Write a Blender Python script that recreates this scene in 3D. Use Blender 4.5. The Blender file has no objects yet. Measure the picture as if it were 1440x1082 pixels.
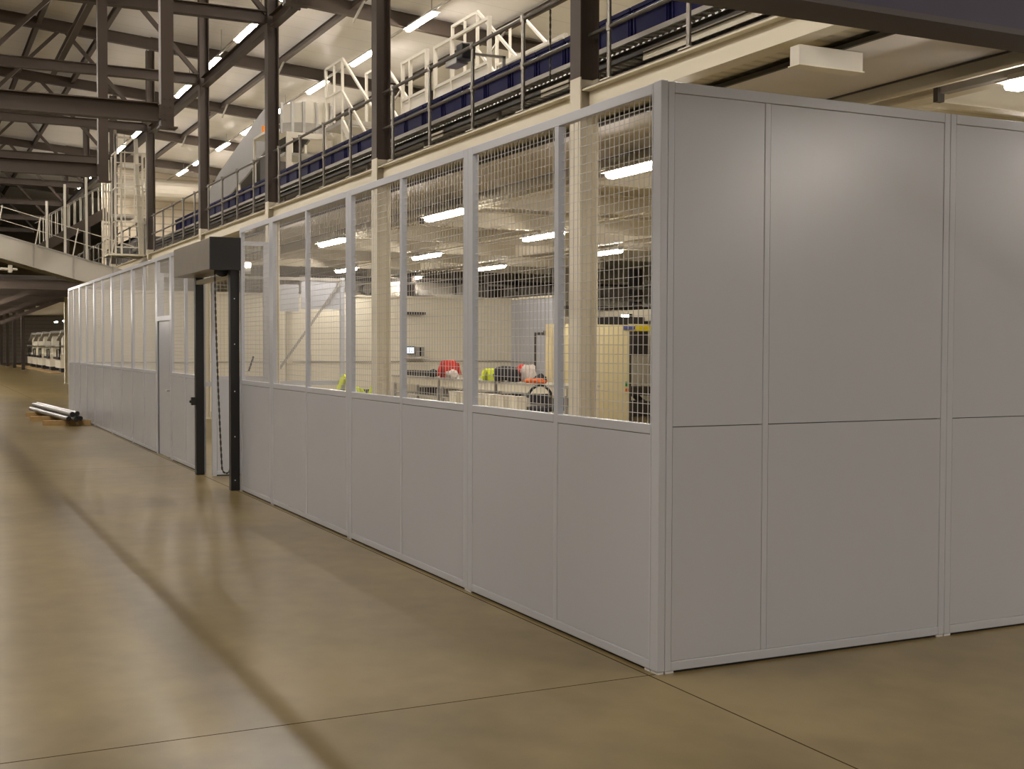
import bpy, bmesh, math, random
from mathutils import Vector, Matrix
random.seed(7)
SC = bpy.context.scene
COL = SC.collection

# ------------------------------------------------------------------ materials
def mat(name, col, rough=.5, metal=0., spec=.5, noise=None, bump=None, coat=0):
    m = bpy.data.materials.new(name); m.use_nodes = True
    nt = m.node_tree; b = nt.nodes['Principled BSDF']
    b.inputs['Base Color'].default_value = (*col, 1)
    b.inputs['Roughness'].default_value = rough
    b.inputs['Metallic'].default_value = metal
    b.inputs['Specular IOR Level'].default_value = spec
    if coat: b.inputs['Coat Weight'].default_value = coat
    if noise or bump:
        tc = nt.nodes.new('ShaderNodeTexCoord')
    if noise:
        sc, amt = noise
        n = nt.nodes.new('ShaderNodeTexNoise'); n.inputs['Scale'].default_value = sc
        n.inputs['Detail'].default_value = 4
        nt.links.new(tc.outputs['Object'], n.inputs['Vector'])
        mx = nt.nodes.new('ShaderNodeMix'); mx.data_type = 'RGBA'
        mx.inputs['A'].default_value = (*[c*(1-amt) for c in col], 1)
        mx.inputs['B'].default_value = (*[min(1, c*(1+amt)) for c in col], 1)
        nt.links.new(n.outputs['Fac'], mx.inputs['Factor'])
        nt.links.new(mx.outputs['Result'], b.inputs['Base Color'])
    if bump:
        sc, st = bump
        n = nt.nodes.new('ShaderNodeTexNoise'); n.inputs['Scale'].default_value = sc
        nt.links.new(tc.outputs['Object'], n.inputs['Vector'])
        bp = nt.nodes.new('ShaderNodeBump'); bp.inputs['Strength'].default_value = st
        bp.inputs['Distance'].default_value = .02
        nt.links.new(n.outputs['Fac'], bp.inputs['Height'])
        nt.links.new(bp.outputs['Normal'], b.inputs['Normal'])
    return m

def emit(name, col, strength):
    m = bpy.data.materials.new(name); m.use_nodes = True
    nt = m.node_tree; nt.nodes.remove(nt.nodes['Principled BSDF'])
    e = nt.nodes.new('ShaderNodeEmission')
    e.inputs['Color'].default_value = (*col, 1); e.inputs['Strength'].default_value = strength
    nt.links.new(e.outputs[0], nt.nodes['Material Output'].inputs[0])
    return m

WARM = (1., .915, .83)
M = dict(
    panel=mat('panel grey paint', (.472, .488, .527), .27, spec=.5, noise=(1.5, .02)),
    frame=mat('frame grey paint', (.485, .503, .545), .28, spec=.5),
    wire=mat('wire grey paint', (.56, .55, .53), .4),
    brown=mat('brown steel paint', (.075, .057, .044), .55, spec=.3, noise=(2., .1)),
    cream=mat('cream steel paint', (.72, .665, .52), .5, noise=(1.2, .03)),
    cream_wall=mat('cream wall sheet', (.77, .72, .57), .55),
    yellow=mat('yellow cream sheet', (.74, .64, .36), .5),
    liner_white=mat('white plant paint', (.66, .62, .52), .45),
    soffit=mat('soffit board grey', (.70, .67, .63), .8, noise=(3., .04)),
    galv=mat('galvanised steel', (.42, .41, .38), .38, .8, noise=(14., .18)),
    galv_dull=mat('dull galvanised sheet', (.36, .34, .30), .55, .5, noise=(6., .15)),
    tube=mat('handrail tube steel', (.20, .185, .16), .35, .8, noise=(9., .2)),
    navy=mat('navy plastic', (.010, .010, .062), .6, spec=.15),
    navy_rim=mat('navy plastic rim', (.011, .011, .07), .6, spec=.15),
    bridge=mat('dark violet paint', (.052, .045, .080), .55),
    bridge_rim=mat('dark brown paint', (.075, .062, .064), .55),
    black=mat('black paint', (.008, .008, .008), .4),
    rubber=mat('black rubber', (.015, .014, .013), .7),
    dark=mat('dark machine paint', (.05, .043, .035), .6, noise=(3., .2)),
    steelbox=mat('brushed steel cover', (.27, .235, .18), .42, .75, noise=(5., .1)),
    concrete_deck=mat('grey deck board', (.25, .22, .18), .8),
    wood=mat('pale pallet wood', (.42, .27, .11), .7, noise=(9., .2)),
    chrome=mat('wrapped bright tube', (.26, .255, .24), .42, .8),
    red=mat('red cloth', (.62, .035, .02), .8, noise=(20., .15)),
    hiviz=mat('yellow hi-vis cloth', (.62, .72, .02), .7),
    silver=mat('silver reflective tape', (.8, .82, .84), .3, .2),
    pinkish=mat('pale cloth', (.68, .6, .54), .85, noise=(25., .2)),
    orange=mat('orange cloth', (.75, .16, .03), .8),
    darkcloth=mat('black cloth', (.018, .017, .02), .85, noise=(25., .3)),
    greytop=mat('grey bench top', (.46, .44, .38), .5),
    sign_blue=mat('blue sign face', (.09, .11, .32), .5),
    sign_yellow=mat('yellow sign face', (.72, .56, .01), .5),
    green=mat('green plate', (.015, .28, .06), .5),
    screen=emit('lit screen', (.75, .85, 1.), 1.6),
    beacon=mat('amber beacon', (.8, .25, .02), .4),
    pale_conveyor=mat('pale conveyor paint', (.46, .43, .36), .5, noise=(2., .05)),
    chute_grey=mat('chute grey sheet', (.20, .19, .175), .5, .2, noise=(3., .1)),
    grey_cladding=mat('grey cladding', (.42, .38, .31), .6),
    lampbody=mat('lamp housing', (.6, .57, .5), .5),
    lamp_roof=emit('roof tube diffuser', WARM, 125.),
    lamp_cage=emit('low tube diffuser', WARM, 84.),
    fill_lamp=emit('added fill lamp', WARM, 130.),  # for the unseen lamps added under the distant deck
    lamp_small=emit('small lamp face', (1., .93, .8), 12.),
)

def floor_material():
    m = bpy.data.materials.new('polished concrete'); m.use_nodes = True
    nt = m.node_tree; N = nt.nodes; L = nt.links; b = N['Principled BSDF']
    tc = N.new('ShaderNodeTexCoord')
    def noise(scale, det, sx=1, sy=1):
        mp = N.new('ShaderNodeMapping'); mp.inputs['Scale'].default_value = (sx, sy, 1)
        L.new(tc.outputs['Object'], mp.inputs['Vector'])
        n = N.new('ShaderNodeTexNoise'); n.inputs['Scale'].default_value = scale
        n.inputs['Detail'].default_value = det
        L.new(mp.outputs[0], n.inputs['Vector']); return n
    big = noise(.55, 5); fine = noise(4.5, 7, 1.1, .9); trow = noise(.9, 2, .6, 1.1)
    cr = N.new('ShaderNodeValToRGB')
    e = cr.color_ramp.elements
    e[0].position, e[0].color = .395, (.120, .086, .030, 1)
    e[1].position, e[1].color = .60, (.212, .158, .064, 1)
    s1 = N.new('ShaderNodeMath'); s1.operation = 'MULTIPLY_ADD'
    L.new(fine.outputs['Fac'], s1.inputs[0]); s1.inputs[1].default_value = .62
    L.new(big.outputs['Fac'], s1.inputs[2])
    s2 = N.new('ShaderNodeMath'); s2.operation = 'MULTIPLY_ADD'
    L.new(trow.outputs['Fac'], s2.inputs[0]); s2.inputs[1].default_value = .5
    L.new(s1.outputs[0], s2.inputs[2])
    s3 = N.new('ShaderNodeMath'); s3.operation = 'MULTIPLY'; s3.inputs[1].default_value = .48
    L.new(s2.outputs[0], s3.inputs[0]); L.new(s3.outputs[0], cr.inputs['Fac'])
    # saw-cut joints: one along x at y = 0, one along y at x = 0 in front of it, repeated every 6 m
    sep = N.new('ShaderNodeSeparateXYZ'); L.new(tc.outputs['Object'], sep.inputs[0])
    def cut(sock, off):
        a = N.new('ShaderNodeMath'); a.operation = 'ADD'; a.inputs[1].default_value = off
        L.new(sock, a.inputs[0])
        p = N.new('ShaderNodeMath'); p.operation = 'PINGPONG'; p.inputs[1].default_value = 6.
        L.new(a.outputs[0], p.inputs[0])
        c = N.new('ShaderNodeMath'); c.operation = 'LESS_THAN'; c.inputs[1].default_value = .0045
        L.new(p.outputs[0], c.inputs[0]); return c
    c1 = cut(sep.outputs['Y'], -.02); c2 = cut(sep.outputs['X'], .04)
    mxm = N.new('ShaderNodeMath'); mxm.operation = 'MAXIMUM'
    L.new(c1.outputs[0], mxm.inputs[0]); L.new(c2.outputs[0], mxm.inputs[1])
    mx = N.new('ShaderNodeMix'); mx.data_type = 'RGBA'
    L.new(mxm.outputs[0], mx.inputs['Factor']); L.new(cr.outputs[0], mx.inputs['A'])
    mx.inputs['B'].default_value = (.05, .036, .018, 1)
    L.new(mx.outputs['Result'], b.inputs['Base Color'])
    rr = N.new('ShaderNodeMapRange'); rr.inputs['To Min'].default_value = .278; rr.inputs['To Max'].default_value = .31
    L.new(trow.outputs['Fac'], rr.inputs['Value']); ra = N.new('ShaderNodeMath'); ra.operation = 'MULTIPLY_ADD'; ra.inputs[1].default_value = .6
    L.new(mxm.outputs[0], ra.inputs[0]); L.new(rr.outputs[0], ra.inputs[2]); L.new(ra.outputs[0], b.inputs['Roughness'])
    sp = N.new('ShaderNodeMath'); sp.operation = 'MULTIPLY_ADD'; sp.inputs[1].default_value = -.45; sp.inputs[2].default_value = .45
    L.new(mxm.outputs[0], sp.inputs[0]); L.new(sp.outputs[0], b.inputs['Specular IOR Level'])
    return m

def sheet_material(name, col, axis, pitch, width, dark=.72, rough=.55):
    m = bpy.data.materials.new(name); m.use_nodes = True
    nt = m.node_tree; N = nt.nodes; L = nt.links; b = N['Principled BSDF']
    tc = N.new('ShaderNodeTexCoord'); sep = N.new('ShaderNodeSeparateXYZ')
    L.new(tc.outputs['Object'], sep.inputs[0])
    p = N.new('ShaderNodeMath'); p.operation = 'PINGPONG'; p.inputs[1].default_value = pitch/2
    L.new(sep.outputs[axis], p.inputs[0])
    c = N.new('ShaderNodeMath'); c.operation = 'LESS_THAN'; c.inputs[1].default_value = width
    L.new(p.outputs[0], c.inputs[0])
    n = N.new('ShaderNodeTexNoise'); n.inputs['Scale'].default_value = .35; n.inputs['Detail'].default_value = 3
    L.new(tc.outputs['Object'], n.inputs['Vector'])
    m1 = N.new('ShaderNodeMix'); m1.data_type = 'RGBA'
    m1.inputs['A'].default_value = (*[x*.9 for x in col], 1); m1.inputs['B'].default_value = (*[min(1, x*1.08) for x in col], 1)
    L.new(n.outputs['Fac'], m1.inputs['Factor'])
    mx = N.new('ShaderNodeMix'); mx.data_type = 'RGBA'
    L.new(c.outputs[0], mx.inputs['Factor']); L.new(m1.outputs['Result'], mx.inputs['A'])
    mx.inputs['B'].default_value = (*[x*dark for x in col], 1)
    L.new(mx.outputs['Result'], b.inputs['Base Color'])
    b.inputs['Roughness'].default_value = rough
    return m
M['floor'] = floor_material()
M['liner'] = sheet_material('roof liner sheet', (.77, .74, .70), 'Y', 1.0, .012, .75, .5)
M['deck_ribs'] = sheet_material('ribbed deck sheet', (.68, .63, .49), 'Y', .15, .03, .8, .5)
M['cladding'] = sheet_material('wall cladding sheet', (.55, .48, .37), 'Z', .35, .03, .7, .6)

# ------------------------------------------------------------------ mesh helpers
class MB:
    def __init__(s): s.v = []; s.f = []
    def add(s, vs, fs):
        o = len(s.v); s.v += [tuple(v) for v in vs]; s.f += [tuple(i+o for i in f) for f in fs]; return s
    def box(s, x0, x1, y0, y1, z0, z1):
        return s.add([(x0,y0,z0),(x1,y0,z0),(x1,y1,z0),(x0,y1,z0),(x0,y0,z1),(x1,y0,z1),(x1,y1,z1),(x0,y1,z1)],
                     [(0,3,2,1),(4,5,6,7),(0,1,5,4),(1,2,6,5),(2,3,7,6),(3,0,4,7)])
    def ext(s, p1, p2, sec, up=(0,0,1)):
        p1 = Vector(p1); p2 = Vector(p2); d = (p2-p1).normalized(); u = Vector(up)
        side = d.cross(u)
        if side.length < 1e-4: side = d.cross(Vector((0,1,0)))
        side.normalize(); u = side.cross(d).normalized()
        n = len(sec)
        vs = [p1+side*a+u*b for a, b in sec]+[p2+side*a+u*b for a, b in sec]
        fs = [tuple(range(n)), tuple(range(2*n-1, n-1, -1))]
        fs += [(i, i+n, (i+1) % n+n, (i+1) % n) for i in range(n)]
        return s.add(vs, fs)
    def bar(s, p1, p2, w, h, up=(0,0,1)):
        return s.ext(p1, p2, [(-w/2,-h/2),(w/2,-h/2),(w/2,h/2),(-w/2,h/2)], up)
    def tube(s, p1, p2, r, n=10):
        return s.ext(p1, p2, [(r*math.cos(2*math.pi*i/n), r*math.sin(2*math.pi*i/n)) for i in range(n)],
                     (0,0,1) if abs((Vector(p2)-Vector(p1)).normalized().z) < .9 else (0,1,0))
    def ibeam(s, p1, p2, h, w, tf=.014, tw=.01, up=(0,0,1)):
        a, b, c, t = w/2, h/2, tf, tw/2
        return s.ext(p1, p2, [(-a,-b),(a,-b),(a,-b+c),(t,-b+c),(t,b-c),(a,b-c),(a,b),(-a,b),(-a,b-c),(-t,b-c),(-t,-b+c),(-a,-b+c)], up)
    def chan(s, p1, p2, h, w, t=.006, flip=1, up=(0,0,1)):
        b = h/2; f = flip
        sec = [(0,-b),(f*w,-b),(f*w,-b+t),(f*t,-b+t),(f*t,b-t),(f*w,b-t),(f*w,b),(0,b)]
        return s.ext(p1, p2, sec, up)
    def prism(s, pts, axis, a, b):
        # pts: 2D outline; axis 'x': pts are (y,z); 'y': (x,z); 'z': (x,y)
        def P(u, v, w): return {'x': (w,u,v), 'y': (u,w,v), 'z': (u,v,w)}[axis]
        n = len(pts)
        vs = [P(u, v, a) for u, v in pts]+[P(u, v, b) for u, v in pts]
        fs = [tuple(range(n)), tuple(range(2*n-1, n-1, -1))]+[(i, i+n, (i+1) % n+n, (i+1) % n) for i in range(n)]
        return s.add(vs, fs)
    def loft(s, rings, closed=True):
        n = len(rings[0]); vs = [p for r in rings for p in r]; fs = []
        for k in range(len(rings)-1):
            for i in range(n):
                j = (i+1) % n
                fs.append((k*n+i, k*n+j, (k+1)*n+j, (k+1)*n+i))
        if closed: fs += [tuple(range(n)), tuple(range(len(vs)-1, len(vs)-n-1, -1))]
        return s.add(vs, fs)

def link_mesh(name, mb, m, parent=None, off=(0,0,0), bevel=0, smooth=False):
    me = bpy.data.meshes.new(name)
    ox, oy, oz = off
    me.from_pydata([(x-ox, y-oy, z-oz) for x, y, z in mb.v], [], mb.f)
    bm = bmesh.new(); bm.from_mesh(me); bmesh.ops.recalc_face_normals(bm, faces=bm.faces); bm.to_mesh(me); bm.free()
    me.materials.append(m)
    if smooth:
        for p in me.polygons: p.use_smooth = True
    o = bpy.data.objects.new(name, me); COL.objects.link(o)
    if parent: o.parent = parent
    if bevel:
        b = o.modifiers.new('edge', 'BEVEL'); b.width = bevel; b.segments = 2; b.limit_method = 'ANGLE'
    return o

class Thing:
    """An Empty at the thing's base; parts are given in world coordinates."""
    def __init__(s, name, label, cat, loc, group=None, kind=None):
        s.e = bpy.data.objects.new(name, None); COL.objects.link(s.e)
        s.e.location = loc; s.loc = loc; s.e.empty_display_size = .1
        if label: s.e['label'] = label; s.e['category'] = cat
        if group: s.e['group'] = group
        if kind: s.e['kind'] = kind
    def part(s, name, mb, m, label=None, bevel=0, smooth=False, under=None):
        o = link_mesh(name, mb, m, under or s.e, s.loc, bevel, smooth)
        if label: o['label'] = label
        return o

def tag(o, label, cat, group=None, kind=None):
    o['label'] = label; o['category'] = cat
    if group: o['group'] = group
    if kind: o['kind'] = kind
    return o
def single(name, mb, m, label, cat, loc=(0,0,0), group=None, kind=None, bevel=0, smooth=False):
    o = link_mesh(name, mb, m, None, loc, bevel, smooth); o.location = loc
    return tag(o, label, cat, group, kind)
def structure(name, mb, m, parent=None):
    o = link_mesh(name, mb, m, parent)
    if not parent: o['kind'] = 'structure'
    return o
def copy_tree(e, loc, label=None):
    r = e.copy(); COL.objects.link(r); r.location = loc
    if label: r['label'] = label
    for ch in [c for c in bpy.data.objects if c.parent == e]:
        c = ch.copy(); COL.objects.link(c); c.parent = r
        for g in [x for x in bpy.data.objects if x.parent == ch]:
            d = g.copy(); COL.objects.link(d); d.parent = c
    return r
ORD = ['first','second','third','fourth','fifth','sixth','seventh','eighth','ninth','tenth','eleventh','twelfth',
       'thirteenth','fourteenth','fifteenth','sixteenth','seventeenth','eighteenth','nineteenth','twentieth']
ORD += ['twenty-'+x for x in ORD[:9]] + ['thirtieth'] + ['thirty-'+x for x in ORD[:9]] + ['fortieth']
def B(*a): return MB().box(*a)

# ------------------------------------------------------------------ camera
cam = bpy.data.cameras.new('camera'); co = bpy.data.objects.new('camera', cam); COL.objects.link(co)
yaw, pit, rol = math.radians(26.112), math.radians(-1.8107), math.radians(.1543)
Fw = Vector((math.sin(yaw)*math.cos(pit), math.cos(yaw)*math.cos(pit), math.sin(pit)))
R0 = Vector((math.cos(yaw), -math.sin(yaw), 0)); U0 = R0.cross(Fw)
Rt = R0*math.cos(rol)+U0*math.sin(rol); Up = -R0*math.sin(rol)+U0*math.cos(rol)
co.matrix_world = Matrix(((Rt.x, Up.x, -Fw.x, -3.3852), (Rt.y, Up.y, -Fw.y, -5.2190), (Rt.z, Up.z, -Fw.z, 1.6709), (0,0,0,1)))
cam.sensor_fit = 'HORIZONTAL'; cam.sensor_width = 36; cam.lens = 1725.38/1440*36
cam.clip_start = .05; cam.clip_end = 400
SC.camera = co

# ------------------------------------------------------------------ room shell
def roofz(x): return 9.91-.082*(x-2.72)
structure('floor', B(-24, 32, -22, 114, -.2, 0), M['floor'])
structure('ceiling', MB().prism([(-24, roofz(-24)+.22), (32, roofz(32)+.22), (32, roofz(32)+.42), (-24, roofz(-24)+.42)], 'y', -22, 114), M['liner'])
structure('wall_left', B(-24.2, -24, -22, 114, 0, 12.5), M['cladding'])
structure('wall_right', B(32, 32.2, -22, 114, 0, 12.5), M['cladding'])
structure('wall_far', B(-24, 32, 114, 114.2, 0, 12.5), M['cladding'])
structure('wall_near', B(-24, 32, -22.2, -22, 0, 12.5), M['cladding'])
structure('wall_upper', MB().prism([(4.6, 4.15), (32, 4.15), (32, roofz(32)+.2), (4.6, roofz(4.6)+.2)], 'y', 54, 54.2), M['cladding'])
structure('mezzanine_floor', B(2.72, 31.9, -12, 100, 4.02, 4.17), M['deck_ribs'])
structure('walkway_boards' if 0 else 'trim_8', B(2.76, 3.9, -11.9, 36, 4.171, 4.19), M['dark'])
structure('trim_1', B(2.56, 2.74, -12, 78, 4.172, 4.20), M['concrete_deck'])

# inner cage walls
w = structure('wall_cage_rear', B(0, 11.76, 25.72, 25.78, 0, 2.94), M['cream_wall'])
structure('trim_2', B(0.05, 11.76, 25.69, 25.719, 1.23, 1.255), M['galv_dull'])
structure('trim_3', B(0.05, 11.8, 25.68, 25.82, 2.941, 3.0), M['cream'])
structure('wall_cage_side', B(11.76, 11.82, 23.2, 25.82, 0, 2.94), M['panel'])
structure('trim_4', B(11.73, 11.759, 24.3, 25.68, 1.23, 1.255), M['galv_dull'])
structure('trim_5', B(11.7, 11.84, 23.2, 25.67, 2.941, 3.0), M['cream'])
structure('wall_beyond', B(20, 20.1, 10, 40, 0, 4.0), M['cream_wall'])

# ------------------------------------------------------------------ partition
H = 3.0
def wires(u0, u1, z0, z1, place, p=.05, r=.0014):
    mb = MB()
    nu = round((u1-u0)/p); nz = round((z1-z0)/p)
    for i in range(1, nu):
        u = u0+(u1-u0)*i/nu; mb.box(*place(u-r, u+r, z0, z1, 0))
    for k in range(1, nz):
        z = z0+(z1-z0)*k/nz; mb.box(*place(u0, u1, z-r, z+r, 1))
    return mb
def bay(label, u0, u1, mull, axis, plane, name='partition_bay', group=None, screen=True, s0=.075, s1=.075, solid_first=None, mw=.05):
    """axis 'y': runs along y, outer face at x=plane looking to -x; axis 'x': runs along x, outer face at y=plane looking to -y."""
    D = .042
    def bx(a, b, z0, z1, d0=0, d1=D):
        return (plane+d0, plane+d1, a, b, z0, z1) if axis == 'y' else (a, b, plane+d0, plane+d1, z0, z1)
    loc = (plane+D/2, u0, 0) if axis == 'y' else (u0, plane+D/2, 0)
    t = Thing(name, label, 'partition', loc, group, 'thing')
    t.part('stile', B(*bx(u0+.001, u0+s0, .012, H)), M['frame'], bevel=.003)
    t.part('stile', B(*bx(u1-s1, u1-.001, .012, H)), M['frame'], bevel=.003)
    fields = []
    if mull:
        t.part('mullion', B(*bx(mull-mw/2, mull+mw/2, .0605, H-.0555)), M['frame'], bevel=.003)
        fields = [(u0+s0, mull-mw/2), (mull+mw/2, u1-s1)]
    else:
        fields = [(u0+s0, u1-s1)]
    t.part('top_rail', B(*bx(u0+s0, u1-s1, H-.055, H)), M['frame'], bevel=.003)
    t.part('bottom_rail', B(*bx(u0+s0, u1-s1, .012, .06)), M['frame'], bevel=.003)
    for a, b in fields:
        if screen: t.part('middle_rail', B(*bx(a, b, 1.222, 1.272)), M['frame'], bevel=.003)
        g = .0025
        t.part('lower_sheet', B(*bx(a+g, b-g, .06+g, (1.222 if screen else 1.2605)-g, .003, .03)), M['panel'])
        if screen:
            t.part('mesh_screen', wires(a, b, 1.272, H-.055, lambda q, r, z0, z1, k: bx(q, r, z0, z1, .018+.003*k, .0215+.003*k)), M['wire'])
        else:
            t.part('upper_sheet', B(*bx(a+g, b-g, 1.2625, H-.055-g, .003, .03)), M['panel'])
    t.part('added_light_stop', B(*bx(u0+.056, u1-.056, 0, .0118, .012, .030)), M['rubber'], 'black strip added to block light under the bay')  # dark strip added to stop cage light leaking under the panels
    if not screen: t.part('seam_strip', B(*bx(u0+s0, u1-s1, 1.245, 1.278, .0305, .037)), M['rubber'])  # backing added behind the seam to keep light from leaking through
    for u in (u0+.03, u1-.03):
        t.part('foot', B(*bx(u-.025, u+.025, 0, .012, .004, D-.004)), M['silver'])
    return t

cp = Thing('corner_post', 'grey steel corner post between the mesh wall and the solid end wall', 'post', (.02, .02, 0), kind='thing')
cp.part('post', MB().prism([(0,0),(.042,0),(.042,.042),(.042,.074),(0,.074)], 'z', .012, H+.004), M['frame'], bevel=.004)
cp.part('foot', B(.004, .038, .004, .07, 0, .012), M['silver'])
G1 = 'mesh-topped partition bays of the long wall'
bay('grey double partition bay with mesh top, next to the corner post', .075, 2.369, 1.109, 'y', 0, group=G1, s0=.012)
bay('grey double partition bay with mesh top, second from the corner post', 2.369, 4.889, 3.629, 'y', 0, group=G1)
bay('grey double partition bay with mesh top, third from the corner post', 4.889, 7.409, 6.149, 'y', 0, group=G1)
bay('narrow grey single partition bay with mesh top beside the chain-operated shutter', 7.409, 8.765, None, 'y', 0, group=G1)
bay('grey partition bay with mesh top between the roller shutter and the personnel door', 10.775, 12.93, 11.9, 'y', 0, group=G1)
yy = [14.08, 16.4, 18.77, 21.2, 23.6, 25.72]
for k in range(5):
    bay('far grey partition bay with mesh top, %s beyond the personnel door' % ORD[k], yy[k], yy[k+1], (yy[k]+yy[k+1])/2, 'y', 0, group=G1)

# door in the long wall
d = Thing('door_1', None, None, (.02, 12.93, 0), kind='structure')
d.part('door_frame', B(0,.05,12.932,13.0,0,H).box(0,.05,14.0,14.078,0,H).box(0,.05,13.0,14.0,H-.055,H).box(0,.05,13.0,14.0,2.03,2.1), M['frame'])
d.part('door_leaf', B(.02,.045,13.01,13.985,.012,2.025), M['panel'], bevel=.002)
d.part('edge_gasket', B(.012,.024,13.986,13.999,.012,2.028), M['black'])
d.part('over_panel_mesh', wires(13.0, 14.0, 2.1, H-.055, lambda q, r, z0, z1, k: (.018+.003*k, .0215+.003*k, q, r, z0, z1)), M['wire'])
d.part('door_handle', MB().tube((-.02,13.08,1.0),(-.02,13.2,1.0),.01).tube((-.02,13.09,1.0),(.02,13.09,1.0),.01), M['galv'])

G2 = 'solid partition bays of the end wall'
bay('solid grey end wall bay with narrow and wide sheets, next to the corner post', .043, 1.954, .6646, 'x', 0, 'solid_partition_bay', G2, False, .038, .045, mw=.036)
bay('solid grey end wall bay cut by the picture edge, second from the corner post', 1.954, 4.51, 3.23, 'x', 0, 'solid_partition_bay', G2, False, .045, .045, mw=.036)
structure('wall_cage_near', B(4.512, 11.8, 0, .04, .0, H), M['panel'])

# ------------------------------------------------------------------ roller shutter with chain
t = Thing('roller_shutter', 'open roller shutter with black guide posts, steel cover box and hanging chain', 'shutter', (0, 9.77, 0))
t.part('guide_post', B(-.105, -.002, 8.772, 8.872, 0, 2.53), M['black'], 'near black guide post', bevel=.004)
t.part('guide_post', B(-.105, -.002, 10.672, 10.772, 0, 2.53), M['black'], 'far black guide post', bevel=.004)
mb = MB()
for y, zz in ((8.772, (.12,.62,1.14,1.68,2.2)),):
    for z in zz: mb.tube((-.06, y-.004, z), (-.06, y+.004, z), .007, 8)
t.part('fixing_screw_strip', mb, M['silver'])
t.part('isolator', B(-.17,-.105,10.64,10.70,.9,1.0).box(-.19,-.17,10.655,10.685,.93,.96), M['black'])
t.part('cover_box', B(-.34, -.002, 8.74, 10.86, 2.53, 2.885), M['steelbox'], 'dull steel cover box', bevel=.004)
t.part('end_cap', B(-.35, -.001, 8.70, 8.74, 2.52, 2.89), M['black'], 'black end plate', bevel=.003)
t.part('bottom_rail', B(-.10, -.03, 8.88, 10.67, 2.44, 2.49), M['liner_white'], 'pale bottom rail of the raised curtain')
t.part('curtain_roll', MB().tube((-.17, 8.75, 2.70), (-.17, 10.85, 2.70), .12, 14), M['galv_dull'])
pts = []
for k in range(61):
    s = k/60
    if s < .5:
        q = s/.5; y = 8.95; x = -.24+.075*q**2
        z = 2.52-2.34*q
        if q > .93: x += (q-.93)*.5
    else:
        q = (s-.5)/.5; x = -.12+.045*(1-(1-q)**6); z = .18+2.34*q**1.0
    pts.append(Vector((x, 8.95, z)))
pts = [Vector((-.24+.07*(k/60)**1.5, 8.95, 2.52-2.26*k/60)) for k in range(61)]
pts += [Vector((-.12-.05*math.cos(a), 8.95, .26-.075*math.sin(a))) for a in [math.pi*i/8 for i in range(1, 8)]]
pts += [Vector((-.07, 8.95, .26+2.26*k/60)) for k in range(61)]
def chain(pts, r, w):
    mb = MB()
    for k in range(len(pts)-1):
        a, b = pts[k], pts[k+1]; d_ = (b-a); L_ = d_.length; n_ = max(1, round(L_/.04)); 
        for j in range(n_):
            p = a+d_*(j/n_); q = a+d_*((j+1)/n_); m_ = (q-p)*.12
            if (k+j) % 2: mb.bar(p-m_, q+m_, w, r*2, (1,0,0))
            else: mb.bar(p-m_, q+m_, r*2, w, (1,0,0))
    return mb
t.part('pull_chain', chain(pts, .0045, .020), M['dark'], 'dark looped pull chain')
t.part('chain_wheel', MB().tube((-.155, 8.93, 2.55), (-.155, 8.97, 2.55), .095, 16), M['black'])

# short return wall and mesh gate inside
bay('short inner return wall of grey mesh bay just behind the roller shutter', .05, .84, None, 'x', 10.45, 'inner_partition_bay', None, True, .06, .12)
t = Thing('mesh_gate', 'inner grey mesh screen with diagonal brace standing behind the narrow bay', 'screen', (2.2, 17.2, 0))
t.part('post', B(3.96, 4.04, 17.16, 17.24, 0, 2.95), M['frame'])
t.part('post', B(2.50, 2.58, 17.16, 17.24, 0, 2.95), M['frame'])
t.part('post', B(.60, .68, 17.16, 17.24, 0, 2.95), M['frame'])
t.part('top_rail', B(.68, 3.96, 17.17, 17.23, 2.88, 2.94), M['galv_dull'])
t.part('middle_rail', B(.68, 3.96, 17.17, 17.23, .92, 1.0), M['frame'])
t.part('brace', MB().bar((3.98, 17.15, 2.9), (2.6, 17.15, 1.0), .03, .04), M['galv_dull'], 'thin diagonal brace')
t.part('header_sheet', B(3.2, 3.95, 17.185, 17.215, 2.35, 2.88), M['panel'])
t.part('header_sheet', B(2.58, 3.15, 17.185, 17.215, 2.3, 2.8), M['panel'])
t.part('mesh_screen', wires(.68, 3.96, 1.0, 2.88, lambda q, r, z0, z1, k: (q, r, 17.197+.003*k, 17.2+.003*k, z0, z1), .06), M['wire'])
t.part('inner_post', B(2.95, 3.06, 17.32, 17.42, 0, 2.3), M['cream'])

# ------------------------------------------------------------------ columns, edge beams, handrails
GC = 'steel columns along the mezzanine edge'
ys = [5.39, 11.2, 17.0, 22.8, 29.6, 36.4, 43.2, 50.0]
def column(loc, label, ztop, zsplit=4.29, group=GC, name='steel_column'):
    x, y = loc
    t = Thing(name, label, 'column', (x, y, 0), group, 'thing')
    if zsplit:
        t.part('painted_base', MB().ibeam((x, y, .012), (x, y, zsplit), .21, .205, up=(1,0,0)), M['cream'], 'cream painted lower length')
    t.part('shaft', MB().ibeam((x, y, zsplit or .012), (x, y, ztop), .21, .205, up=(1,0,0)), M['brown'], 'brown upper length' if zsplit else None)
    t.part('base_plate', B(x-.135, x+.135, y-.135, y+.135, 0, .012), M['cream'])
    return t
CX = 2.6
cl = ['brown over cream steel column behind the mesh bay next to the corner post',
      'brown over cream steel column behind the second mesh bay from the corner',
      'brown over cream steel column behind the third mesh bay from the corner',
      'brown over cream steel column above the roller shutter cover box',
      'brown steel column standing beside the caged ladder tower',
      'brown steel column hidden behind the caged ladder tower',
      'brown steel column behind the ladder tower, second farther down the edge',
      'brown steel column behind the ladder tower, third farther down the edge']
for y, l in zip(ys, cl): column((CX, y), l, roofz(CX)-.19)
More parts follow.
